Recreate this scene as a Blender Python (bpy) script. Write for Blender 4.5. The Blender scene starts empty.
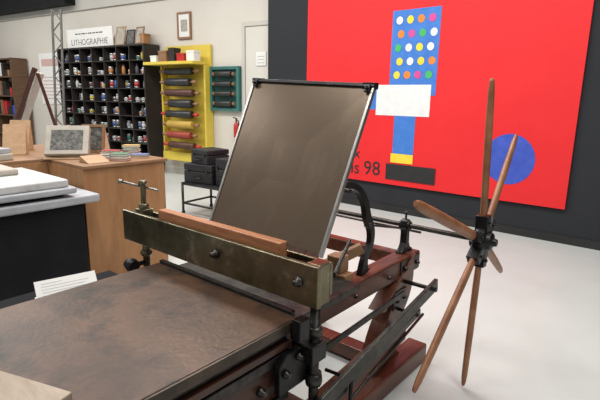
import bpy, bmesh, math, random
from mathutils import Matrix, Vector
random.seed(7)
C=bpy.context.collection
sc=bpy.context.scene
try:
    sc.view_settings.view_transform='Standard'
except Exception: pass

# ------------------------------------------------------------------ materials
MATS={}
def mat(name,c,rough=.5,metal=0.0,c2=None,scale=6.0,bump=0.0,detail=6,stretch=None,bscale=None,lo=.35,hi=.65,c3=None,s3=20,t3=.62,spec=.5,w3=.16,grid=0):
    if name in MATS: return MATS[name]
    m=bpy.data.materials.new(name); m.use_nodes=True
    nt=m.node_tree; b=nt.nodes['Principled BSDF']
    b.inputs['Roughness'].default_value=rough; b.inputs['Metallic'].default_value=metal
    b.inputs['Base Color'].default_value=(*c,1); b.inputs['Specular IOR Level'].default_value=spec
    m.diffuse_color=(*c,1)
    tc=nt.nodes.new('ShaderNodeTexCoord'); mp=nt.nodes.new('ShaderNodeMapping')
    nt.links.new(tc.outputs['Object'],mp.inputs['Vector'])
    if stretch: mp.inputs['Scale'].default_value=stretch
    if c2:
        n=nt.nodes.new('ShaderNodeTexNoise'); n.inputs['Scale'].default_value=scale; n.inputs['Detail'].default_value=detail
        n.inputs['Roughness'].default_value=.65
        r=nt.nodes.new('ShaderNodeValToRGB'); r.color_ramp.elements[0].position=lo; r.color_ramp.elements[1].position=hi
        r.color_ramp.elements[0].color=(*c,1); r.color_ramp.elements[1].color=(*c2,1)
        nt.links.new(mp.outputs['Vector'],n.inputs['Vector']); nt.links.new(n.outputs['Fac'],r.inputs['Fac'])
        out=r.outputs['Color']
        if c3:      # sparse marks / stains in a third colour
            n3=nt.nodes.new('ShaderNodeTexNoise'); n3.inputs['Scale'].default_value=s3; n3.inputs['Detail'].default_value=8; n3.inputs['Roughness'].default_value=.7
            r3=nt.nodes.new('ShaderNodeValToRGB'); r3.color_ramp.elements[0].position=t3; r3.color_ramp.elements[1].position=t3+w3
            mx=nt.nodes.new('ShaderNodeMix'); mx.data_type='RGBA'; mx.inputs['B'].default_value=(*c3,1)
            nt.links.new(mp.outputs['Vector'],n3.inputs['Vector']); nt.links.new(n3.outputs['Fac'],r3.inputs['Fac'])
            nt.links.new(r3.outputs['Color'],mx.inputs['Factor']); nt.links.new(out,mx.inputs['A']); out=mx.outputs['Result']
        if grid:    # fine woven lines across the sheet
            for ax in('X','Z'):
                wv_=nt.nodes.new('ShaderNodeTexWave'); wv_.bands_direction=ax; wv_.inputs['Scale'].default_value=grid; wv_.inputs['Distortion'].default_value=.6
                rg=nt.nodes.new('ShaderNodeValToRGB'); rg.color_ramp.elements[0].color=(.86,.86,.86,1); rg.color_ramp.elements[1].color=(1,1,1,1)
                mm=nt.nodes.new('ShaderNodeMix'); mm.data_type='RGBA'; mm.blend_type='MULTIPLY'; mm.inputs['Factor'].default_value=1
                nt.links.new(tc.outputs['Object'],wv_.inputs['Vector']); nt.links.new(wv_.outputs['Fac'],rg.inputs['Fac'])
                nt.links.new(out,mm.inputs['A']); nt.links.new(rg.outputs['Color'],mm.inputs['B']); out=mm.outputs['Result']
        nt.links.new(out,b.inputs['Base Color'])
    if bump:
        n2=nt.nodes.new('ShaderNodeTexNoise'); n2.inputs['Scale'].default_value=bscale or scale*4; n2.inputs['Detail'].default_value=5
        bp=nt.nodes.new('ShaderNodeBump'); bp.inputs['Strength'].default_value=bump; bp.inputs['Distance'].default_value=.01
        nt.links.new(mp.outputs['Vector'],n2.inputs['Vector']); nt.links.new(n2.outputs['Fac'],bp.inputs['Height'])
        nt.links.new(bp.outputs['Normal'],b.inputs['Normal'])
    MATS[name]=m; return m

M_floor=mat('floor_resin',(.485,.505,.485),.42,0,(.53,.55,.53),1.1,.008,c3=(.30,.31,.30),s3=14,t3=.66,spec=.35,w3=.07)
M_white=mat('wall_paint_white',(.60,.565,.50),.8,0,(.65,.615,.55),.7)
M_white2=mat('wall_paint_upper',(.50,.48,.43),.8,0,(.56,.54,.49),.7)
M_door=mat('door_paint_pale',(.60,.58,.52),.6,0,(.64,.62,.56),2)
M_dark=mat('wall_paint_charcoal',(.020,.022,.026),.8,0,(.026,.028,.032),.8,spec=.3)
M_base=mat('baseboard_paint',(.012,.012,.013),.5,0,(.02,.02,.02),4)
M_duct=mat('black_duct',(.006,.007,.007),.7,0,(.01,.011,.011),4,spec=.2)
M_iron=mat('black_cast_iron',(.009,.009,.010),.36,.5,(.022,.020,.019),25,.15)
M_brass=mat('olive_patinated_steel',(.10,.082,.045),.28,.85,(.27,.235,.150),6,.06,lo=.3,hi=.72,c3=(.42,.37,.26),s3=12,t3=.57)
M_steel=mat('worn_steel',(.20,.19,.17),.33,.9,(.36,.34,.31),20,.05)
M_dsteel=mat('dark_oiled_steel',(.030,.027,.025),.36,.8,(.075,.068,.06),18,.08)
M_alu=mat('grey_frame_metal',(.34,.33,.30),.33,.9,(.45,.43,.40),12)
M_mast=mat('galvanised_grey',(.12,.12,.115),.5,.3,(.19,.19,.18),12)
M_tymp=mat('tympan_sheet_metal',(.125,.086,.054),.30,.5,(.150,.106,.069),2.0,.008,detail=6,lo=.2,hi=.85,stretch=(2,1,.6),bscale=70,c3=(.175,.128,.086),s3=3,t3=.50,w3=.25,grid=38)
M_bed=mat('worn_bed_plate',(.038,.020,.012),.42,.15,(.118,.060,.033),2.8,.16,detail=14,bscale=50,lo=.32,hi=.72,c3=(.018,.011,.008),s3=5,t3=.49,spec=.4)
M_bededge=mat('dark_bed_edge',(.025,.017,.012),.4,.4,(.07,.045,.03),12,.1)
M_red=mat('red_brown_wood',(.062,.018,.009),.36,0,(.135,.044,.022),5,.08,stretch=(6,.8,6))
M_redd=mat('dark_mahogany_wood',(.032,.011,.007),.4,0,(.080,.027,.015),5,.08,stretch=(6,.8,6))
M_spoke=mat('spoke_wood',(.17,.055,.020),.45,0,(.35,.155,.068),8,.06,lo=.3,hi=.7)
M_bar=mat('orange_wood_bar',(.29,.105,.042),.5,0,(.42,.18,.08),7,.06,stretch=(1,8,8))
M_ply=mat('plywood_brown',(.27,.13,.050),.6,0,(.36,.185,.075),3,.03,stretch=(4,4,.8))
M_lwood=mat('light_wood',(.34,.20,.10),.55,0,(.43,.27,.145),6,.04,stretch=(5,1,5))
M_gwood=mat('greyed_pale_wood',(.26,.20,.15),.6,0,(.36,.29,.22),6,.08,stretch=(1,5,5))
M_mwood=mat('medium_wood',(.20,.10,.045),.55,0,(.28,.15,.07),6,.04,stretch=(5,1,5))
M_dwood=mat('dark_shelf_wood',(.09,.045,.022),.55,0,(.14,.075,.038),6,.04,stretch=(5,1,5))
M_blk=mat('matt_black_paint',(.006,.006,.008),.8,0,(.010,.010,.012),5,spec=.2)
M_plas=mat('black_plastic',(.010,.010,.012),.5,0,(.018,.018,.02),9)
M_marb=mat('white_marble',(.46,.46,.45),.5,0,(.62,.62,.61),3,.1,c3=(.33,.32,.30),s3=5,t3=.53)
M_grey=mat('pale_grey_slab',(.30,.32,.34),.5,0,(.42,.43,.45),4,.1,c3=(.24,.24,.24),s3=6,t3=.54)
M_stone=mat('beige_litho_stone',(.34,.31,.26),.55,0,(.44,.40,.34),6,.1,c3=(.2,.18,.15),s3=9,t3=.6)
M_paper=mat('white_paper',(.72,.72,.69),.8,0,(.77,.77,.74),5)
M_ink=mat('print_ink',(.03,.03,.03),.8,0,(.05,.05,.05),5)
M_gink=mat('faint_grey_print',(.38,.38,.38),.8,0,(.42,.42,.42),5)
M_yel=mat('yellow_paint',(.62,.47,.05),.6,0,(.68,.53,.08),3)
M_teal=mat('teal_paint',(.03,.13,.12),.5,0,(.045,.17,.15),4)
M_case=mat('bookcase_black_brown',(.012,.009,.008),.55,0,(.026,.020,.017),5)
M_exr=mat('extinguisher_red',(.42,.02,.02),.35,0,(.48,.03,.02),4)
M_pred=mat('poster_red',(.72,.011,.015),.7,0,(.76,.014,.018),2)
M_pblue=mat('poster_blue',(.035,.16,.52),.65,0,(.05,.20,.60),8)
M_pdblue=mat('poster_deep_blue',(.03,.07,.42),.65,0,(.05,.10,.52),8)
M_pwhite=mat('poster_white',(.80,.80,.78),.7,0,(.70,.70,.70),9)
M_pblk=mat('poster_black',(.012,.012,.014),.7,0,(.02,.02,.02),9)
M_pyel=mat('poster_yellow',(.80,.58,.03),.7,0,(.85,.65,.05),9)
M_pgrn=mat('poster_green',(.05,.40,.10),.7,0,(.06,.45,.12),9)
M_porg=mat('poster_orange',(.80,.20,.02),.7,0,(.85,.25,.03),9)
M_ppnk=mat('poster_magenta',(.6,.05,.25),.7,0,(.65,.08,.3),9)

# ------------------------------------------------------------------ builder
def catmull(P,n):
    P=[Vector(p) for p in P]; out=[]
    for i in range(len(P)-1):
        p0=P[max(i-1,0)];p1=P[i];p2=P[i+1];p3=P[min(i+2,len(P)-1)]
        for k in range(n):
            t=k/n
            out.append(.5*((2*p1)+(-p0+p2)*t+(2*p0-5*p1+4*p2-p3)*t*t+(-p0+3*p1-3*p2+p3)*t**3))
    out.append(P[-1]); return out
class B:
    def __init__(s,origin=(0,0,0)):
        s.bm=bmesh.new(); s.o=Vector(origin); s.mi=0
    def _v(s,p): return s.bm.verts.new(Vector(p)-s.o)
    def _f(s,vs,smooth=False):
        try:
            f=s.bm.faces.new(vs); f.material_index=s.mi; f.smooth=smooth
        except ValueError: pass
    def box(s,a,b,M=None):
        (x0,y0,z0),(x1,y1,z1)=a,b
        pts=[(x0,y0,z0),(x1,y0,z0),(x1,y1,z0),(x0,y1,z0),(x0,y0,z1),(x1,y0,z1),(x1,y1,z1),(x0,y1,z1)]
        if M is not None: pts=[M@Vector(p) for p in pts]
        v=[s._v(p) for p in pts]
        for f in ((0,3,2,1),(4,5,6,7),(0,1,5,4),(1,2,6,5),(2,3,7,6),(3,0,4,7)): s._f([v[i] for i in f])
        return s
    def bar(s,p1,p2,w,h,w2=None,h2=None,up=(0,0,1)):
        p1,p2=Vector(p1),Vector(p2); d=(p2-p1).normalized(); u=Vector(up)
        if abs(d.dot(u))>.98: u=Vector((0,1,0))
        sx=d.cross(u).normalized(); uz=sx.cross(d).normalized()
        w2=w if w2 is None else w2; h2=h if h2 is None else h2
        v=[]
        for p,ww,hh in((p1,w,h),(p2,w2,h2)):
            for a,c in((-1,-1),(1,-1),(1,1),(-1,1)): v.append(s._v(p+sx*a*ww/2+uz*c*hh/2))
        for f in ((3,2,1,0),(4,5,6,7),(0,1,5,4),(1,2,6,5),(2,3,7,6),(3,0,4,7)): s._f([v[i] for i in f])
        return s
    def tube(s,pts,r,seg=12,n=1,flat=1.0,ref=(0,0,1)):
        k=len(pts)
        rr=list(r) if isinstance(r,(list,tuple)) else [r]*k
        if n>1:
            P=catmull(pts,n); R=[]
            for i in range(k-1):
                for j in range(n): R.append(rr[i]+(rr[i+1]-rr[i])*j/n)
            R.append(rr[-1])
        else: P=[Vector(p) for p in pts]; R=rr
        rings=[]; ref=Vector(ref)
        prev=None
        for i,p in enumerate(P):
            d=(P[min(i+1,len(P)-1)]-P[max(i-1,0)]).normalized()
            if prev is None:
                u=ref if abs(d.dot(ref))<.95 else Vector((1,0,0))
                a=d.cross(u).normalized()
            else: a=(prev-d*prev.dot(d)).normalized()
            prev=a; b=d.cross(a).normalized()
            rings.append([s._v(p+(a*math.cos(2*math.pi*j/seg)+b*flat*math.sin(2*math.pi*j/seg))*R[i]) for j in range(seg)])
        for i in range(len(rings)-1):
            for j in range(seg):
                s._f([rings[i][j],rings[i][(j+1)%seg],rings[i+1][(j+1)%seg],rings[i+1][j]],True)
        s._f(rings[0][::-1]); s._f(rings[-1]); return s
    def cyl(s,p1,p2,r,r2=None,seg=16): return s.tube([p1,p2],[r,r if r2 is None else r2],seg)
    def lathe(s,prof,c,axis='z',seg=18):
        c=Vector(c); rings=[]
        for r,h in prof:
            ring=[]
            for j in range(seg):
                t=2*math.pi*j/seg; a,b=r*math.cos(t),r*math.sin(t)
                q={'z':(a,b,h),'x':(h,a,b),'y':(b,h,a)}[axis]
                ring.append(s._v(c+Vector(q)))
            rings.append(ring)
        for i in range(len(rings)-1):
            for j in range(seg): s._f([rings[i][j],rings[i][(j+1)%seg],rings[i+1][(j+1)%seg],rings[i+1][j]],True)
        s._f(rings[0][::-1]); s._f(rings[-1]); return s
    def prism(s,poly,axis,a,b):
        def P(u,w,t): return {'x':(t,u,w),'y':(u,t,w),'z':(u,w,t)}[axis]
        v0=[s._v(P(u,w,a)) for u,w in poly]; v1=[s._v(P(u,w,b)) for u,w in poly]
        s._f(v0[::-1]); s._f(v1); n=len(poly)
        for i in range(n): s._f([v0[i],v0[(i+1)%n],v1[(i+1)%n],v1[i]])
        return s
    def ribbon(s,cl,x0,x1,n=6):     # curved flat casting in the YZ plane
        P=catmull([(p[0],p[1],0) for p in cl],n); Wd=[]
        for i in range(len(cl)-1):
            for j in range(n): Wd.append(cl[i][2]+(cl[i+1][2]-cl[i][2])*j/n)
        Wd.append(cl[-1][2]); rings=[]
        for i,p in enumerate(P):
            d=(P[min(i+1,len(P)-1)]-P[max(i-1,0)]).normalized(); q=Vector((-d.y,d.x,0)); a=p+q*Wd[i]; c=p-q*Wd[i]
            rings.append([s._v((x0,a.x,a.y)),s._v((x1,a.x,a.y)),s._v((x1,c.x,c.y)),s._v((x0,c.x,c.y))])
        for i in range(len(rings)-1):
            for j in range(4): s._f([rings[i][j],rings[i][(j+1)%4],rings[i+1][(j+1)%4],rings[i+1][j]])
        s._f(rings[0][::-1]); s._f(rings[-1]); return s
    def text(s,txt,size,M,extr=.001,off=0,space=1):
        cu=bpy.data.curves.new('t','FONT'); cu.body=txt; cu.size=size; cu.extrude=extr; cu.resolution_u=3; cu.offset=off; cu.space_character=space
        ob=bpy.data.objects.new('t',cu); C.objects.link(ob)
        dg=bpy.context.evaluated_depsgraph_get(); me=bpy.data.meshes.new_from_object(ob.evaluated_get(dg))
        me.transform(Matrix.Translation(-s.o)@M)
        nf=len(s.bm.faces); s.bm.from_mesh(me); s.bm.faces.ensure_lookup_table()
        for f in s.bm.faces[nf:]: f.material_index=s.mi
        bpy.data.objects.remove(ob); bpy.data.curves.remove(cu); bpy.data.meshes.remove(me); return s
    def obj(s,name,mats,parent=None,bevel=0,label=None,seg=2):
        bmesh.ops.recalc_face_normals(s.bm,faces=s.bm.faces[:])
        me=bpy.data.meshes.new(name); s.bm.to_mesh(me); s.bm.free()
        for m in (mats if isinstance(mats,(list,tuple)) else [mats]): me.materials.append(m)
        ob=bpy.data.objects.new(name,me); C.objects.link(ob)
        if parent is not None: ob.parent=parent
        else: ob.location=s.o
        if bevel:
            md=ob.modifiers.new('bevel','BEVEL'); md.width=bevel; md.segments=seg; md.limit_method='ANGLE'; md.angle_limit=math.radians(40)
        if label: ob['label']=label
        return ob
def tag(o,label,cat,group=None):
    o['label']=label; o['category']=cat
    if group: o['group']=group
    return o
def thing(name,label,cat,origin=(0,0,0),rot=0,group=None):
    e=bpy.data.objects.new(name,None); C.objects.link(e); e.location=origin; e.rotation_euler=(0,0,rot); e.empty_display_size=.1
    return tag(e,label,cat,group)
def struct(o): o['kind']='structure'; return o

# ------------------------------------------------------------------ room
struct(B().box((-18,-4,-.1),(6,9,0)).obj('floor',M_floor))
struct(B((-1,5.6,0)).box((-5.32,5.6,0),(4,5.78,4.6)).obj('wall_back',M_dark))
struct(B((-1,5.6,0)).box((-5.32,5.585,0),(4,5.6,.09)).obj('baseboard_back',M_base))
WR=math.radians(7.35)          # the white wall runs slightly askew to the dark partition
WO=Vector((-5.4,5.8,0))
def W(s,off=0,z=0):            # point on the white wall: s metres along it, off metres in front
    return WO+Vector((-math.cos(WR),-math.sin(WR),0))*s+Vector((math.sin(WR),-math.cos(WR),0))*off+Vector((0,0,z))
Rz=Matrix.Rotation(WR,4,'Z')
def onwall(bb,name,m):
    o=bb.obj(name,m); o.location=WO; o.rotation_euler=(0,0,WR); return struct(o)
onwall(B().box((-14,0,0),(3,.2,4.6)),'wall_left',M_white)
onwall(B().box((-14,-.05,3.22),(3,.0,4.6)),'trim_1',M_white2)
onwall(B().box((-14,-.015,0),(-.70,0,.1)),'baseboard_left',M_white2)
onwall(B().box((-14,-.30,3.33),(-5.1,-.051,3.80)),'trim_2',M_duct)
onwall(B().box((-.55,-.012,.01),(.4,0,2.62)),'door_1',M_door)
onwall(B().box((-.62,-.03,0),(-.56,0,2.7)).box((-.56,-.03,2.63),(.4,0,2.7)),'trim_3',M_white2)

# ------------------------------------------------------------------ big poster : plain generic composition of rectangles and a disc
b=B((-2.7,5.58,.38)); b.box((-4.5,5.565,.38),(-.93,5.584,3.35))
def flat(poly,mi,lay):
    b.mi=mi; y=5.565-.0015*lay
    b.prism(poly,'y',y,y+.0012)
def ell(cx,cz,rx,rz,n=22,rot=0):
    return [(cx+rx*math.cos(t)*math.cos(rot)-rz*math.sin(t)*math.sin(rot),cz+rx*math.cos(t)*math.sin(rot)+rz*math.sin(t)*math.cos(rot)) for t in [2*math.pi*i/n for i in range(n)]]
def rect(x0,z0,x1,z1): return [(x0,z0),(x1,z0),(x1,z1),(x0,z1)]
flat(rect(-3.45,1.36,-3.2,1.66),1,1)
flat(rect(-3.12,1.55,-2.48,2.58),1,2)
flat(rect(-3.02,.78,-2.72,1.4),1,2)
flat(rect(-3.30,1.29,-2.54,1.68),2,3)
flat(rect(-3.04,.68,-2.72,.80),4,4)
flat(rect(-3.10,.45,-2.40,.66),3,5)
flat(ell(-1.55,.86,.275,.285,30),5,2)
for i in range(5):
    for j in range(4): flat(ell(-3.02+.145*j+.03*(i%2),1.80+.165*i,.045,.048,14),(4,2,6,4,7,2,8)[(i*3+j*2)%7],4)
b.mi=3
TM=lambda x,z,rot=0:Matrix.Translation((x,5.562,z))@Matrix.Rotation(rot,4,'Y')@Matrix.Rotation(math.radians(90),4,'X')
b.text('lis',.25,TM(-3.72,.475,.03)); b.text('98',.27,TM(-3.45,.475,-.03)); b.text('x',.2,TM(-3.62,.70,.1))
o=b.obj('painted_poster',[M_pred,M_pblue,M_pwhite,M_pblk,M_pyel,M_pdblue,M_porg,M_ppnk,M_pgrn])
tag(o,'huge red poster with blue dotted, white and black shapes','poster')

# ------------------------------------------------------------------ press
P0=(-1.4,1.2,0)
press=thing('lithographic_press','antique wood and iron hand press with star wheel','printing press',P0)
class PB(B):
    def __init__(s): super().__init__(P0)
# bed
PB().box((-1.86,-.25,.690),(-1.002,1.205,.724)).obj('bed',M_bed,press,.005,'rust-brown worn flat bed plate')
b=PB(); b.box((-1.001,-.25,.684),(-.992,1.212,.722)); b.box((-1.86,1.206,.684),(-1.002,1.212,.722)); b.obj('bed_rim',M_bededge,press,.002,'thin dark edge of the bed')
b=PB()
b.box((-1.84,-.25,.640),(-1.03,1.19,.689)); b.box((-1.86,1.2125,.70),(-1.03,1.235,.735))
b.obj('bed_carriage',M_dsteel,press,.004)
PB().box((-1.84,1.236,.660),(-1.04,1.70,.690)).obj('bed_tail_plate',M_dsteel,press,.003)
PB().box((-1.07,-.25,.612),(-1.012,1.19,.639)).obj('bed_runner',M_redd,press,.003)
# main side rails
for x0,x1 in((-1.205,-1.105),(-1.84,-1.75)):
    PB().box((x0,1.24,.545),(x1,2.44,.655)).obj('side_rail',M_red,press,.010)
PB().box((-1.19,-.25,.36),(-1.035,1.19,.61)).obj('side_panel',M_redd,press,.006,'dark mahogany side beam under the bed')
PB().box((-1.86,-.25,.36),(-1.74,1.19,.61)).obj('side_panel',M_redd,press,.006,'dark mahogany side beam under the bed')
PB().box((-1.033,-.25,.565),(-1.015,1.19,.60)).obj('side_rail_strap',M_dsteel,press,.002)
PB().box((-1.033,-.25,.40),(-1.020,1.19,.425)).obj('side_rail_strap',M_dsteel,press,.002)
for y in(.35,.60,.85,1.05): PB().lathe([(.018,0),(.018,.012),(.009,.016),(.009,.03)],(-1.033,y,.49),'x',10).obj('bolt',M_dsteel,press)
for y in(.5,.8,1.1): PB().lathe([(.011,0),(.011,.008)],(-1.03,y,.665),'x',10).obj('bolt',M_iron,press)
# side frames : broad curved leg standing on a long low foot
def sideframe(xl,xf):
    PB().ribbon([(2.17,.544,.21),(2.20,.49,.125),(2.18,.41,.080),(2.10,.31,.064),(2.05,.22,.070),(2.05,.15,.12),(2.05,.112,.17)],xl-.045,xl+.045).obj('leg',M_red,press,.008)
    PB().box((xf-.06,.35,0.0),(xf+.06,2.42,.11)).obj('foot_beam',M_red,press,.012)
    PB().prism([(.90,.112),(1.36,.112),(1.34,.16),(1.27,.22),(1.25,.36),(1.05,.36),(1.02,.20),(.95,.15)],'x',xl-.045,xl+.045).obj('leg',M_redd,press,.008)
    PB().box((xl-.04,1.25,.37),(xl+.04,1.42,.542)).obj('rail_bracket',M_red,press,.01)
sideframe(-1.13,-1.07); sideframe(-1.79,-1.80)
for (y,z) in((2.30,.57),(1.62,.57)): PB().box((-1.749,y,z),(-1.207,y+.07,z+.08)).obj('stretcher',M_red,press,.006)
PB().box((-1.738,2.10,.02),(-1.132,2.20,.10)).obj('stretcher',M_red,press,.006)
PB().box((-1.738,1.45,.02),(-1.132,1.55,.10)).obj('stretcher',M_red,press,.006)
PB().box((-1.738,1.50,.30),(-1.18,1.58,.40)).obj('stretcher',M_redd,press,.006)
# metal plates and bolts on the timber
PB().box((-1.1045,2.20,.56),(-1.098,2.42,.645)).obj('side_plate',M_dsteel,press,.002)
PB().box((-1.1045,1.30,.56),(-1.098,1.46,.645)).obj('side_plate',M_dsteel,press,.002)
PB().box((-1.0845,2.10,.40),(-1.078,2.24,.50)).obj('side_plate',M_dsteel,press,.002)
for (y,z) in((1.34,.60),(1.42,.60),(1.75,.60),(2.06,.60),(2.24,.60),(2.38,.60)): PB().lathe([(.012,0),(.012,.008),(.007,.012),(.007,.020)],(-1.098,y,z),'x',10).obj('bolt',M_dsteel,press)
for (y,z) in((2.13,.45),(2.21,.45),(2.09,.30)): PB().lathe([(.012,0),(.012,.008),(.007,.012),(.007,.020)],(-1.078,y,z),'x',10).obj('bolt',M_dsteel,press)
# timber rail on the near side
PB().bar((-1.04,2.12,.30),(-1.04,.60,.16),.07,.085).obj('lower_rail',M_red,press,.008)
# yoke beam
yoke=PB()
yoke.box((-2.17,1.215,.775),(-.915,1.238,.93)); yoke.box((-2.12,1.30,.80),(-.925,1.318,.925))
yoke.box((-2.17,1.238,.775),(-2.12,1.318,.87)); yoke.box((-.985,1.238,.775),(-.925,1.30,.93)); yoke.box((-2.12,1.238,.775),(-.985,1.30,.80))
yk=yoke.obj('yoke_beam',M_brass,press,.004,'semi-polished greenish bronze channel beam')
for x,z in((-1.45,.86),(-1.0,.86)):
    PB().lathe([(.020,0),(.020,-.008),(.011,-.012),(.011,-.026),(.006,-.03)],(x,1.215,z),'y',12).obj('bolt',M_dsteel,press)
PB().box((-1.90,1.245,.90),(-1.12,1.290,.968)).obj('scraper_bar',M_bar,press,.004,'orange-brown wooden scraper bar')
# left clamp post
cx,cy=-2.055,1.268
b=PB()
b.box((cx-.035,cy-.028,.802),(cx+.035,cy+.030,.945))
b.cyl((cx,cy,.945),(cx,cy,1.085),.014)
b.lathe([(.024,0),(.027,.012),(.022,.026)],(cx,cy,.945),'z',14); b.lathe([(.018,0),(.024,.010),(.018,.024)],(cx,cy,1.065),'z',14)
b.cyl((cx,cy,.0),(cx,cy,.774),.018); b.lathe([(.026,0),(.032,.012),(.026,.03)],(cx,cy,.70),'z',14)
b.obj('clamp_post',M_brass,press,.002)
b=PB(); b.lathe([(.028,-.03),(.036,0),(.028,.03)],(cx-.01,cy-.08,.665),'x',16); b.cyl((cx,cy-.08,.665),(cx,cy,.665),.012); b.obj('clamp_knob',M_iron,press)
b=PB(); b.cyl((cx-.10,cy-.055,1.075),(cx,cy,1.055),.006,seg=8); b.cyl((cx,cy,1.055),(cx+.075,cy+.04,1.04),.006,seg=8)
b.lathe([(.006,-.014),(.012,-.006),(.012,.006),(.006,.014)],(cx-.105,cy-.058,1.076),'x',10)
b.obj('clamp_handle',M_steel,press)
# right post
b=PB()
b.cyl((-.965,1.27,.0),(-.965,1.27,.775),.019); b.lathe([(.030,0),(.030,.03),(.024,.04)],(-.965,1.27,.64),'z',14); b.lathe([(.030,0),(.034,.02),(.030,.05)],(-.965,1.27,.44),'z',14)
b.obj('post',M_dsteel,press)
b=PB()
b.box((-1.03,1.215,.55),(-.93,1.30,.62)); b.box((-.985,1.16,.66),(-.945,1.215,.74))
b.prism([(1.10,.46),(1.30,.46),(1.30,.56),(1.24,.61),(1.14,.61),(1.10,.57)],'x',-1.012,-.985)
b.obj('bracket_casting',M_iron,press,.004)
for (y,z) in((1.13,.54),(1.20,.58)): PB().lathe([(.016,0),(.016,.010),(.009,.014),(.009,.024)],(-.985,y,z),'x',12).obj('bolt',M_dsteel,press)
# long thick dark diagonal bar and linkages
PB().bar((-.93,2.28,.545),(-.93,.60,.245),.020,.062).obj('lever_bar',M_dsteel,press,.003,'long thick dark steel lever bar')
PB().bar((-.975,2.20,.40),(-.975,.80,.19),.012,.035).obj('linkage_rod',M_dsteel,press,.002)
PB().bar((-1.05,1.30,.47),(-1.05,2.15,.50),.012,.028).obj('linkage_rod',M_dsteel,press,.002)
PB().cyl((-1.00,1.30,.12),(-1.00,2.30,.34),.008,seg=10).obj('linkage_rod',M_dsteel,press)
PB().cyl((-1.12,2.22,.535),(-.90,2.22,.535),.011).obj('lever_pin',M_iron,press)
PB().cyl((-1.09,2.16,.395),(-.96,2.16,.395),.009).obj('lever_pin',M_iron,press)
b=PB()
b.cyl((-.955,1.52,.0),(-.955,1.52,.385),.009,seg=8)
for z in(.15,.33): b.cyl((-1.09,1.52,z),(-.955,1.52,z+.01),.008,seg=8)
b.obj('stay_rod',M_iron,press)
# gooseneck casting : slender S-curve, hooked tip, foot on the rail
PB().ribbon([(1.645,1.075,.012),(1.655,1.105,.020),(1.69,1.122,.018),(1.75,1.118,.014),(1.82,1.085,.015),(1.875,1.02,.018),(1.905,.94,.021),(1.945,.87,.018),(1.945,.80,.015),(1.90,.735,.016),(1.89,.68,.030),(1.895,.657,.050)],-1.164,-1.136).obj('gooseneck_rest',M_iron,press,.005)
PB().cyl((-1.20,1.675,1.108),(-1.10,1.675,1.108),.010,seg=10).obj('gooseneck_pin',M_dsteel,press)
PB().cyl((-1.15,1.92,.90),(-1.15,2.31,.80),.006,seg=8).obj('linkage_rod',M_dsteel,press)
PB().lathe([(.010,-.018),(.016,-.014),(.016,.014),(.010,.018)],(-1.15,1.92,.90),'x',10).obj('bolt',M_dsteel,press)
# main shaft with bearings
PB().cyl((-1.95,2.35,.81),(-.70,2.35,.81),.014).obj('drive_shaft',M_dsteel,press)
PB().cyl((-1.95,2.415,.765),(-1.1,2.415,.765),.007,seg=10).obj('tie_rod',M_dsteel,press)
for x in(-1.165,-1.80):
    b=PB(); b.prism([(2.285,.656),(2.415,.656),(2.41,.668),(2.385,.68),(2.368,.71),(2.366,.77),(2.378,.80),(2.372,.835),(2.35,.848),(2.328,.835),(2.322,.80),(2.334,.77),(2.332,.71),(2.315,.68),(2.29,.668)],'x',x-.020,x+.020)
    b.cyl((x,2.35,.84),(x,2.35,.878),.006,seg=10); b.lathe([(.007,0),(.014,.008),(.007,.016)],(x,2.35,.875),'z',12); b.lathe([(.022,-.032),(.027,-.028),(.027,.028),(.022,.032)],(x,2.35,.81),'x',16)
    for y in(2.297,2.403): b.lathe([(.007,0),(.007,.010)],(x,y,.666),'z',6)
    b.obj('bearing',M_iron,press,.002)
b=PB(); b.box((-1.72,1.705,.657),(-1.13,1.78,.70)); b.bar((-1.30,1.72,.69),(-1.14,1.86,.80),.04,.05); b.box((-1.24,1.71,.70),(-1.16,1.78,.78)); b.obj('tail_block',M_mwood,press,.006)
PB().bar((-1.06,1.52,.78),(-1.14,1.75,.86),.012,.022).obj('catch_lever',M_iron,press,.003)

# star wheel
hub=Vector((-.74,2.35,.81))
wheel=PB()
wheel.lathe([(.022,-.055),(.045,-.05),(.050,-.03),(.075,-.022),(.078,.022),(.050,.03),(.045,.05),(.022,.055),(.018,.075)],hub,'x',20)
tips=[(-.74,2.26,1.60),(-.775,2.88,1.31),(-.76,1.60,1.12),(-.80,2.98,.45),(-.74,2.29,.02),(-.74,1.67,.30)]
for t in tips:
    d=(Vector(t)-hub).normalized()
    wheel.bar(hub+d*.05,hub+d*.135,.05,.062,up=(1,0,0))
    wheel.cyl(hub+d*.10+Vector((.02,0,0)),hub+d*.10+Vector((.04,0,0)),.009,seg=8)
wh=wheel.obj('star_wheel',M_iron,press,.003,'black iron hub carrying six wooden handles')
for t in tips:
    t=Vector(t); d=(t-hub)
    q=B(P0); n=d.normalized(); pts=[hub+n*.07,hub+d*.3,hub+d*.65,hub+d*.93,t]
    q.tube(pts,[.021,.026,.026,.022,.012],12,2,.62,ref=(1,0,0))
    q.obj('spoke',M_spoke,wh)

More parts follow.
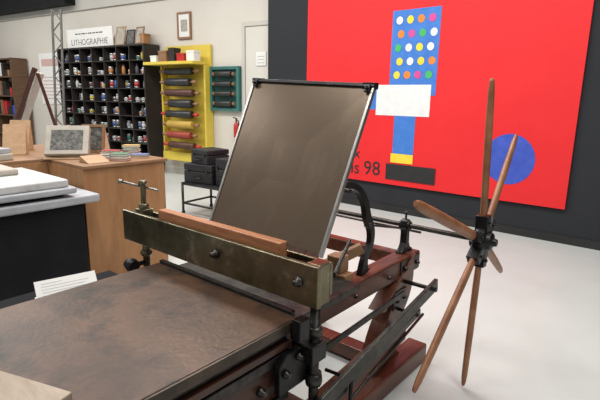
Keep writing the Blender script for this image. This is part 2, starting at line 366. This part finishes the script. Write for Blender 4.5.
# tympan frame
TB=[Vector((-1.565,1.285,.955)),Vector((-.955,1.285,.955)),Vector((-.96,1.60,1.545)),Vector((-1.60,1.60,1.57))]
def TP(u,v,n=0):
    a=TB[0].lerp(TB[1],u); c=TB[3].lerp(TB[2],u); p=a.lerp(c,v)
    nn=(TB[1]-TB[0]).cross(TB[3]-TB[0]).normalized(); return p+nn*n
b=PB()
v=[TP(.01,0),TP(.99,0),TP(.99,.99),TP(.01,.99)]
v2=[TP(.01,0,.004),TP(.99,0,.004),TP(.99,.99,.004),TP(.01,.99,.004)]
vs=[b._v(p) for p in v]; ws=[b._v(p) for p in v2]
b._f(vs[::-1]); b._f(ws)
for i in range(4): b._f([vs[i],vs[(i+1)%4],ws[(i+1)%4],ws[i]])
ty=b.obj('tympan_sheet',M_tymp,press,0,'warm brown metal tympan sheet with fine grid texture')
nn=tuple((TB[1]-TB[0]).cross(TB[3]-TB[0]).normalized())
for u in(0.0,1.0):
    b=PB(); b.bar(TP(u,-.02),TP(u,.99),.012,.018,up=nn); b.obj('frame_rail',M_alu,ty,.002)
b=PB(); b.bar(TP(-.01,1.0,.004),TP(1.01,1.0,.004),.016,.020,up=nn); b.obj('top_bar',M_iron,ty,.003)
for u in(.03,.97):
    b=PB(); b.bar(TP(u-.045,1.004),TP(u+.045,1.004),.026,.026); b.bar(TP(u,.955,.014),TP(u,1.0,.014),.022,.010,up=nn); b.cyl(TP(u,.975,.018),TP(u,.975,.030),.007,seg=8); b.obj('corner_clip',M_iron,ty,.002)

# pale board lying on the near corner of the bed
R=Matrix.Translation((-1.30,.27,.725))@Matrix.Rotation(math.radians(19),4,'Z')
tag(B((-1.30,.27,.725)).box((-.3,-.2,.0),(.22,.13,.022),R).obj('wooden_board',M_gwood,None,.004),'worn greyish pale wooden board lying on the press bed','board')

# ------------------------------------------------------------------ plinth & caption card
tag(B((-2.45,1.0,0)).box((-2.62,.70,0),(-2.24,1.36,.45)).obj('display_plinth',M_blk,None,.006),'narrow low black ledge standing beside the press','plinth')
card=thing('caption_card','white propped caption card with faint lines of text','sign',(-2.46,1.03,.451),math.radians(78))
b=B(); A=Matrix.Rotation(math.radians(52),4,'X'); T0=Matrix.Translation((0,-.05,.003))@A
b.box((-.15,-.05,0),(.15,.03,.003),None); b.box((-.15,0,0),(.15,.11,.003),T0); b.obj('card',M_paper,card)
b=B()
for i,w in enumerate((.10,.23,.21,.23,.16)):
    b.box((-.12,.088-.016*i,.0031),(-.12+w,.091-.016*i,.0035),T0)
b.obj('text_line',M_gink,card)

# ------------------------------------------------------------------ black cabinet with slabs
cab=thing('black_cabinet','matt black cabinet supporting pale stone slabs','cabinet',(-3.7,.9,0))
B((-3.7,.9,0)).box((-4.0,-.3,.06),(-3.27,1.54,.74)).obj('body',M_blk,cab,.004)
B((-3.7,.9,0)).box((-3.96,-.28,0),(-3.30,1.50,.058)).obj('plinth_base',M_base,cab)
tag(B((-3.7,.9,.742)).box((-4.05,-.35,.742),(-3.22,1.64,.80)).obj('stone_slab',M_grey,None,.012),'wide pale grey slab covering the black cabinet','stone slab')
tag(B((-3.7,.9,.801)).box((-4.02,-.3,.801),(-3.30,1.42,.825)).obj('dark_gap_strip',M_blk,None,.002),'thin black strip standing for the dark gap between the stone slabs','board')  # black strip added to stand for the shaded gap between the slabs
tag(B((-3.7,.9,.826)).box((-4.04,-.3,.826),(-3.22,1.48,.870)).obj('stone_slab',M_grey,None,.012,seg=3),'pale grey stone slab lying on the dark gap strip','stone slab')
tag(B((-3.7,.9,.871)).box((-4.04,-.3,.871),(-3.25,1.44,.925)).obj('stone_slab',M_marb,None,.012,seg=3),'worn white lithographic stone on the grey slab','stone slab')
tag(B((-3.85,1.0,.926)).box((-4.03,.3,.926),(-3.66,1.28,.970)).obj('stone_slab',M_stone,None,.012),'smaller beige lithographic stone stacked on top','stone slab')

# ------------------------------------------------------------------ plywood table box
ply=thing('plywood_counter','dull orange plywood counter holding prints and books','counter',(-4.3,1.9,0))
def Lshape(g): return [(-3.5+g,1.66),(-3.5+g,2.38+g),(-5.3-g,2.38+g),(-5.3-g,.5-g),(-4.12,.5-g),(-4.12,1.66)]
B((-4.3,1.9,0)).prism(Lshape(0),'z',0,.94).obj('body',M_ply,ply,.003)
B((-4.3,1.9,0)).prism(Lshape(.02),'z',.941,.965).obj('countertop',M_mwood,ply,.003)
def leanframe(name,loc,rot,w,h,tilt,fm,pic,label,inner=None):
    e=thing(name,label,'framed picture',loc,rot)
    T=Matrix.Translation((0,0,.012))@Matrix.Rotation(math.radians(-tilt),4,'X'); t=.025
    b=B()
    b.box((-w/2,0,0),(w/2,.02,t),T); b.box((-w/2,0,h-t),(w/2,.02,h),T); b.box((-w/2,0,t),(-w/2+t,.02,h-t),T); b.box((w/2-t,0,t),(w/2,.02,h-t),T)
    b.obj('frame',fm,e,.002)
    b=B(); b.box((-w/2+t,.006,t),(w/2-t,.014,h-t),T); b.obj('print',pic,e)
    top=T@Vector((0,.025,h*.7)); b=B(); b.bar((0,top.y+h*.25,.006),top,.03,.01); b.obj('stand_leg',fm,e)
    return e
M_print=mat('engraving_dark',(.035,.035,.032),.6,0,(.20,.19,.17),34,detail=12,lo=.4,hi=.7)
M_print2=mat('engraving_pale',(.42,.40,.35),.7,0,(.22,.18,.14),22,detail=12,lo=.4,hi=.7)
# thick printing stone leaning on wooden supports
e=thing('printing_stone','thick printing stone with dark engraved image leaning on wood','printing stone',(-3.98,1.76,.967),math.radians(52))
T=Matrix.Translation((0,0,.040))@Matrix.Rotation(math.radians(-32),4,'X')
B().box((-.17,0,0),(.17,.06,.27),T).obj('stone',M_stone,e,.006)
B().box((-.125,-.002,.04),(.125,-.0002,.225),T).obj('engraved_image',M_print,e)
b=B(); 
for x in(-.12,.12): b.prism([(.08,0),(.27,0),(.235,.17)],'x',x-.02,x+.02)
b.box((-.17,-.03,0),(.17,.06,.006)); b.obj('wooden_support',M_lwood,e,.002)
leanframe('framed_print',(-4.14,2.06,.967),math.radians(35),.22,.26,14,M_mwood,M_print,'small dark print in a brown frame on the counter')
for i,(x,y,r,h) in enumerate(((-4.60,1.60,20,.26),(-4.50,2.02,65,.24),(-4.36,2.24,35,.20),(-4.9,1.75,10,.28),(-3.66,1.84,50,.05))):
    b=B((x,y,.967)); Q=Matrix.Translation((x,y,.967))@Matrix.Rotation(math.radians(r+40),4,'Z')
    pts=[Q@Vector(p) for p in((-.09,-.08,0),(.09,-.08,0),(.09,.08,0),(-.09,.08,0),(-.09,.06,h),(.09,.06,h))]
    v=[b._v(p) for p in pts]
    for f in((0,3,2,1),(0,1,5,4),(1,2,5),(2,3,4,5),(3,0,4)): b._f([v[k] for k in f])
    tag(b.obj('wooden_wedge',M_lwood if i!=2 else M_mwood,None,.003),'wooden wedge block on the plywood counter','wooden block','wooden wedges on the counter')
for i,(x,y,r,w,d,h,m) in enumerate(((-4.34,1.30,10,.30,.24,.05,M_stone),(-4.34,1.32,24,.24,.18,.04,M_grey),(-4.75,1.22,-8,.34,.26,.06,M_stone))):
    z=.966 if i!=1 else 1.017
    b=B((x,y,z)); b.box((-w/2,-d/2,0),(w/2,d/2,h),Matrix.Translation((x,y,z))@Matrix.Rotation(math.radians(r),4,'Z'))
    tag(b.obj('lithographic_stone',m,None,.006),'small flat lithographic stone lying on the counter','stone','small stones on the counter')
cols=[(.30,.05,.04),(.5,.46,.36),(.08,.2,.12),(.45,.3,.1),(.12,.15,.3),(.6,.6,.58)]
k=0
for (x,y,n) in((-3.62,2.04,3),(-3.68,2.26,2),(-3.88,2.30,5),(-3.84,2.08,3)):
    z=.967
    for j in range(n):
        h=.014+.010*random.random(); m=mat('bookcloth_%d'%(k%6),cols[k%6],.6,0,tuple(min(1,c*1.2) for c in cols[k%6]),8)
        Q=Matrix.Translation((x,y,z))@Matrix.Rotation(math.radians(random.uniform(35,55)),4,'Z')
        b=B((x,y,z)); b.mi=0; b.box((-.07,-.05,0),(.07,.05,.003),Q); b.box((-.07,-.05,h-.003),(.07,.05,h),Q); b.box((-.07,-.05,.003),(-.065,.05,h-.003),Q); b.mi=1; b.box((-.064,-.046,.0031),(.066,.046,h-.0031),Q)
        tag(b.obj('book',[m,M_paper]),'small cloth-bound book in a stack on the counter','book','books stacked on the plywood counter'); z+=h+.0005; k+=1

# ------------------------------------------------------------------ trolley with black cases
tr=thing('metal_trolley','low black tubular metal trolley','trolley',(-4.56,3.88,0),math.radians(5))
b=B()
for x in(-.38,.38):
    for y in(-.25,.25): b.cyl((x,y,.04),(x,y,.42),.016,seg=8)
for z in(.15,.40):
    for y in(-.25,.25): b.cyl((-.38,y,z),(.38,y,z),.014,seg=8)
    for x in(-.38,.38): b.cyl((x,-.25,z),(x,.25,z),.014,seg=8)
b.obj('frame',M_dsteel,tr)
B().box((-.39,-.26,.40),(.39,.26,.42)).obj('shelf',M_blk,tr,.003)
for x in(-.38,.38):
    for y in(-.25,.25): B().lathe([(.02,-.012),(.028,-.006),(.028,.006),(.02,.012)],(x,y,.028),'x',12).obj('caster',M_plas,tr)
def eqcase(loc,rot,w,d,h,label):
    e=thing('equipment_case',label,'equipment case',loc,rot)
    B().box((-w/2,-d/2,0),(w/2,d/2,h*.62)).obj('body',M_plas,e,.010)
    B().box((-w/2,-d/2,h*.65),(w/2,d/2,h)).obj('lid',M_plas,e,.010)
    B().tube([(-.07,-d/2,h*.3),(-.06,-d/2-.03,h*.3),(.06,-d/2-.03,h*.3),(.07,-d/2,h*.3)],.008,8).obj('handle',M_iron,e)
    for x in(-w/3,w/3): B().box((x-.018,-d/2-.010,h*.57),(x+.018,-d/2-.001,h*.72)).obj('latch',M_dsteel,e)
eqcase((-4.72,3.86,.421),math.radians(9),.46,.40,.24,'wide boxy black equipment case on the trolley')
eqcase((-4.70,3.88,.662),math.radians(-6),.36,.34,.18,'smaller black equipment case stacked on a wide case')
eqcase((-4.30,3.93,.421),math.radians(-3),.22,.42,.34,'upright black equipment case standing on the trolley')

# ------------------------------------------------------------------ bookcase on white wall
BW,BH,BD=2.74,2.42,.38
bo=W(5.36,BD+.02)     # left-front-bottom corner
bc=thing('shelving_unit','tall black-brown shelving grid filled with ink tins','bookcase',bo,WR)
nc,nr=7,9
b=B(); b.box((0,0,0),(.03,BD,BH)); b.box((BW-.03,0,0),(BW,BD,BH)); b.box((.03,0,BH-.03),(BW-.03,BD,BH)); b.box((.03,0,0),(BW-.03,BD,.06)); b.obj('carcass',M_case,bc)
B().box((.03,BD-.01,.06),(BW-.03,BD,BH-.03)).obj('back_panel',M_case,bc)
cw=(BW-.06)/nc; rh=(BH-.09)/nr
for i in range(1,nc): B().box((.03+i*cw-.01,0,.06),(.03+i*cw+.01,BD-.011,BH-.03)).obj('divider',M_case,bc)
for i in range(1,nr): B().box((.03,.005,.06+i*rh-.009),(BW-.03,BD-.011,.06+i*rh+.009)).obj('shelf',M_case,bc)
tinc=[(.55,.55,.50),(.42,.04,.04),(.05,.10,.28),(.52,.38,.05),(.04,.18,.12),(.30,.30,.31),(.50,.20,.05),(.08,.08,.09),(.50,.50,.50)]
M_tin=mat('tin_metal',(.38,.38,.38),.35,.8,(.48,.48,.47),15)
M_glass=mat('jar_lid_dark',(.05,.04,.03),.3,.3,(.08,.06,.05),12)
tins=[]
for i,c in enumerate(tinc):
    lm=mat('tin_label_%d'%i,c,.5,0,tuple(x*.75 for x in c),18)
    for (r,h) in((.052,.085),(.050,.15),(.056,.12)):
        q=B(); q.mi=0; q.lathe([(r,0),(r,h*.18),(r*.97,h*.185)],(0,0,0),'z',12); q.mi=1; q.lathe([(r*.975,h*.187),(r*.975,h*.74)],(0,0,0),'z',12); q.mi=0; q.lathe([(r*.97,h*.742),(r,h*.76),(r,h),(r*.9,h+.001)],(0,0,0),'z',12)
        o=q.obj('ink_tin',[M_tin,lm]); tins.append((o,r,'tin',i))
    q=B(); q.mi=1; q.lathe([(.032,0),(.036,.01),(.036,.12),(.020,.15),(.018,.165)],(0,0,0),'z',12); q.mi=0; q.lathe([(.022,.1652),(.022,.195)],(0,0,0),'z',12)
    tins.append((q.obj('ink_jar',[M_glass,lm]),.040,'jar',i))
cn=['cream','red','blue','yellow','green','grey','orange','black','white']
used=set(); cnt=0
for ci in range(nc):
    for ri in range(2,nr):
        if random.random()<.04: continue
        x=.03+ci*cw+.075; n=random.choice((2,3,3,3))
        for j in range(n):
            if cnt>=180: break
            o,r,kd,i=random.choice(tins)
            loc=bo+(Rz@Vector((x,.085+random.uniform(0,.10),.06+ri*rh+.0095)))
            if id(o) in used: o2=o.copy(); C.objects.link(o2)
            else: o2=o; used.add(id(o))
            o2.location=loc; o2.rotation_euler=(0,0,WR+random.uniform(-.5,.5))
            tag(o2,'small ink %s with a %s label on the shelving unit'%(kd,cn[i]),kd,'ink containers in the black shelving unit')
            x+=.1195; cnt+=1
for o,r,h,i in tins:
    if id(o) not in used: bpy.data.objects.remove(o)
# sign board
sg=thing('shop_sign','white sign board with black capitals on top of the shelving','sign',bo+Rz@Vector((.22,.12,BH)),WR)
b=B(); b.box((0,0,.002),(1.50,.025,.38)); b.obj('board',M_paper,sg,.003)
b=B(); b.text('LITHOGRAPHIE',.168,Matrix.Translation((.14,-.002,.06))@Matrix.Rotation(math.radians(90),4,'X'),off=-.002,space=1.06)
x=.3
for w in(.10,.06,.13,.04,.12,.09,.07,.11): b.box((x,-.002,.27),(x+w,-.0005,.29)); x+=w+.025
b.obj('lettering',M_ink,sg)
for i,(x,w,h,m,p,nm) in enumerate(((1.90,.28,.36,M_lwood,M_print2,'pale'),(2.20,.24,.28,M_case,M_print,'black'),(2.46,.22,.32,M_mwood,M_print2,'brown'))):
    leanframe('framed_print',bo+Rz@Vector((x,.12,BH+.001)),WR,w,h,12,m,p,'small picture in a %s frame on top of the shelving'%nm)
e=thing('storage_box','small brown storage box on top of the shelving unit','box',bo+Rz@Vector((2.66,.12,BH+.001)),WR)
B().box((-.055,-.08,0),(.055,.08,.15)).obj('body',M_ply,e,.004); B().box((-.06,-.085,.15),(.06,.085,.18)).obj('lid',M_ply,e,.004)

# ------------------------------------------------------------------ yellow roller rack
yo=W(2.42,.06); YW=1.12
yr=thing('roller_rack','bright yellow panel with shelf and rows of hanging ink rollers','rack',yo,WR)
B().box((0,0,.35),(YW,.045,2.38)).obj('back_panel',M_yel,yr,.003)
B().box((-.16,-.40,2.03),(YW-.04,-.001,2.08)).obj('shelf',M_yel,yr,.003)
B().box((0,-.16,.30),(YW,-.001,.46)).obj('lower_box',M_yel,yr,.003)
for x in(.0,1.08): B().box((x,-.14,.47),(x+.04,-.001,2.02)).obj('upright',M_yel,yr,.002)
rollm=[mat('roller_black',(.014,.014,.014),.4,0,(.03,.03,.03),9),mat('roller_dark_brown',(.06,.022,.014),.5,0,(.09,.035,.02),9),mat('roller_yellow',(.42,.27,.04),.5,0,(.50,.33,.06),9),mat('roller_red',(.26,.035,.02),.5,0,(.32,.05,.03),9)]
def roller(loc,L,r,m,label,group,hl=.065,hm=None):
    e=thing('ink_roller',label,'ink roller',loc,WR,group)
    B().lathe([(r*.9,-L/2),(r,-L/2+.01),(r,L/2-.01),(r*.9,L/2)],(0,0,0),'x',14).obj('cylinder',m,e)
    for s in(-1,1):
        B().lathe([(.012,s*L/2),(.012,s*(L/2+hl*.2)),(.026,s*(L/2+hl*.3)),(.034,s*(L/2+hl*.7)),(.024,s*(L/2+hl))],(0,0,0),'x',10).obj('handle',hm or M_mwood,e)
rn=['black','brown','yellow','red']
for ri,(k,L,r,dx) in enumerate(((0,.66,.062,0),(0,.60,.070,-.03),(1,.68,.066,.01),(0,.56,.074,.03),(0,.64,.066,-.02),(2,.62,.070,.0),(3,.58,.066,-.03),(1,.64,.062,.02))):
    z=1.92-ri*.188
    loc=yo+Rz@Vector((.56+dx,-.22,z))
    roller(loc,L,r,rollm[k],'long %s ink roller with wooden handles on the yellow rack'%rn[k],'ink rollers on the yellow rack',.15,M_exr if ri in(4,7) else None)
for i,(x,w,h,m) in enumerate(((-.10,.16,.12,M_paper),(.12,.2,.20,M_mwood),(.38,.14,.24,M_case),(.58,.18,.14,M_exr),(.82,.18,.18,M_paper))):
    e=thing('storage_box','small box standing on the shelf of the yellow rack','box',yo+Rz@Vector((x+w/2,-.20,2.081)),WR)
    B().box((-w/2,-.08,0),(w/2,.08,h*.8)).obj('body',m,e,.004); B().box((-w/2-.005,-.085,h*.8),(w/2+.005,.085,h)).obj('lid',m,e,.004)
# teal rack
to=W(1.30,.03)
te=thing('wall_rack','teal painted wall rack carrying black rollers','rack',to,WR)
b=B(); b.box((0,-.06,1.25),(.05,.02,2.0)); b.box((.60,-.06,1.25),(.65,.02,2.0)); b.box((.05,-.05,1.25),(.60,.02,1.30)); b.box((.05,-.05,1.95),(.60,.02,2.0)); b.obj('frame',M_teal,te)
B().box((.05,.01,1.30),(.60,.02,1.95)).obj('back_panel',M_teal,te)
for i in range(4):
    roller(to+Rz@Vector((.325,-.07,1.87-i*.165)),.36,.050,rollm[0],'black ink roller with wooden handles on the teal rack','ink rollers on the teal rack')
# framed print on wall
e=thing('framed_print','small framed print with dark reddish border hung on the white wall','framed picture',W(1.95,.035,2.50),WR)
b=B(); w,h,t=.34,.46,.035
b.box((-w/2,0,0),(w/2,.03,t)); b.box((-w/2,0,h-t),(w/2,.03,h)); b.box((-w/2,0,t),(-w/2+t,.03,h-t)); b.box((w/2-t,0,t),(w/2,.03,h-t)); b.obj('frame',M_mwood,e)
B().box((-w/2+t,.01,t),(w/2-t,.025,h-t)).obj('mat_board',M_paper,e); B().box((-.08,.006,.13),(.08,.0099,.33)).obj('print',M_print2,e)
# fire extinguisher
e=thing('fire_extinguisher','red fire extinguisher hung on the white wall','fire extinguisher',W(.70,.10,.80),WR)
B().lathe([(.040,0),(.045,.02),(.045,.22),(.03,.25),(.015,.27)],(0,0,0),'z',16).obj('cylinder',M_exr,e)
b=B(); b.cyl((0,0,.27),(0,0,.32),.013); b.bar((0,.02,.32),(0,-.07,.35),.03,.012); b.tube([(.02,0,.30),(.07,-.02,.27),(.08,-.02,.12),(.06,-.02,.04)],.010,8,4); b.obj('valve_and_hose',M_plas,e)
# wall plate
e=thing('wall_notice','small white notice plate fixed on the wall','sign',W(.22,.03,2.0),WR)
B().box((-.1,0,0),(.1,.012,.22)).obj('plate',M_paper,e,.002)
b=B(); [b.box((-.07,-.002,.04+.05*i),(.07,-.0005,.05+.05*i)) for i in range(3)]; b.obj('text_line',M_gink,e)
# white poster by bookcase
e=thing('wall_notice','white exhibition notice with small print on the wall','sign',W(6.30,.015,1.25),WR)
B().box((-.46,0,0),(.46,.012,1.15)).obj('sheet',M_paper,e,.002)
b=B(); b.box((-.36,-.002,.86),(.36,-.0005,1.02)); [b.box((-.36,-.002,.12+.08*i),(.3,-.0005,.14+.08*i)) for i in range(7)]; b.obj('text_line',mat('pink_ink',(.55,.36,.32),.7,0,(.6,.40,.36),5),e)

# left wooden shelving
so=W(9.1,.42)
sh=thing('shelving_unit','dark wooden open shelving crowded with boxes and jars','shelf',so,WR)
b=B(); [b.box((x,0,0),(x+.04,.38,2.3)) for x in(0,.9,1.82)]; b.obj('upright',M_dwood,sh)
for z in(.5,.95,1.4,1.85,2.26): B().box((.0,-.01,z),(1.86,.385,z+.03)).obj('shelf',M_dwood,sh)
for z in(.981,1.431,1.881):
    x=.06
    while x<1.7:
        w=random.uniform(.06,.15); h=random.uniform(.12,.36); m=random.choice((M_paper,M_case,M_ply,M_mwood,M_exr,M_grey,M_pdblue,M_case))
        if x+w>.88 and x<.95: x=.955; continue
        if x+w>1.8: break
        e=thing('storage_box','small box stored on the wooden shelving','box',so+Rz@Vector((x+w/2,.15,z)),WR,'boxes on the wooden shelving')
        B().box((-w/2,-.1,0),(w/2,.1,h*.8)).obj('body',m,e); B().box((-w/2,-.1,h*.8),(w/2,.1,h)).obj('lid',m,e)
        x+=w+random.uniform(.015,.03)

# sloping display stand (dark leaning edge, pale face)
M_pale=mat('pale_drawing_sheet',(.55,.52,.47),.8,0,(.45,.40,.36),16,detail=8)
EO=(-6.6,2.4,0)
ea=thing('display_stand','sloping pale display board with dark edge on slim legs','display stand',EO)
lo_,hi_=Vector((-6.72,2.24,.85)),Vector((-6.38,2.52,1.76)); wv=Vector((-.46,.30,0))
b=B(EO)
vs=[b._v(p) for p in(lo_,hi_,hi_+wv*.75,lo_+wv)]; off=Vector((.03,.03,-.02)); ws=[b._v(p+off) for p in(lo_,hi_,hi_+wv*.75,lo_+wv)]
b._f(vs); b._f(ws[::-1])
for i in range(4): b._f([vs[i],ws[i],ws[(i+1)%4],vs[(i+1)%4]])
b.obj('board',M_pale,ea,.002,'pale slanted board')
b=B(EO); b.bar(lo_+off*.5-Vector((0,0,.05)),hi_+off*.5+Vector((0,0,.05)),.045,.05)
b.bar(hi_+off,Vector((-6.42,3.0,0)),.03,.03); b.bar(lo_,Vector((-6.8,2.2,0)),.03,.03); b.bar(lo_+wv,lo_+wv*1.05-Vector((0,0,.85)),.03,.03); b.obj('frame',M_redd,ea,.003)
# lattice mast
la=thing('lattice_mast','tall leaning grey metal ladder-like lattice upright','metal mast',(-7.70,3.32,0),math.radians(40))
b=B(); top=Vector((.15,.0,0))
def LM(x,y,z): return Vector((x,y,z))+top*(z/2.7)
for (x,y) in((-.065,-.03),(.065,-.03)): b.bar(LM(x,y,0),LM(x,y,2.72),.026,.026)
for i in range(17):
    z=.0+i*.16; s=1 if i%2 else -1
    b.bar(LM(-.065*s,-.03,z),LM(.065*s,-.03,z+.16),.014,.014)
b.obj('lattice',M_mast,la); B().box((-.2,-.2,0),(.2,.2,.03)).obj('base',M_iron,la)

# ------------------------------------------------------------------ lights
def area(loc,size,power,rot=(0,0,0),col=(1,.97,.93)):
    l=bpy.data.lights.new('area_light','AREA'); l.energy=power; l.size=size[0]; l.size_y=size[1]; l.shape='RECTANGLE'; l.color=col
    o=bpy.data.objects.new('area_light',l); C.objects.link(o); o.location=loc; o.rotation_euler=rot
for (x,y) in((-1.5,3.2),(-4.5,3.2),(-8,2.5),(-11.5,2)): area((x,y,4.4),(2.4,.9),124)
for (x,y) in((-2.5,.3),(1,1.2),(-6,-.5)): area((x,y,4.4),(1.8,.9),86)
w=bpy.data.worlds.new('world'); sc.world=w; w.use_nodes=True
w.node_tree.nodes['Background'].inputs['Color'].default_value=(.96,.97,1,1); w.node_tree.nodes['Background'].inputs['Strength'].default_value=.33

# ------------------------------------------------------------------ camera
cam=bpy.data.cameras.new('camera'); co=bpy.data.objects.new('camera',cam); C.objects.link(co); sc.camera=co
cam.lens=28.2; cam.sensor_width=36; cam.clip_start=.05
co.location=(0,0,1.5)
co.rotation_euler=(Matrix.Rotation(math.radians(39.5),4,'Z')@Matrix.Rotation(math.radians(90-12.3),4,'X')@Matrix.Rotation(math.radians(1.0),4,'Z')).to_euler()
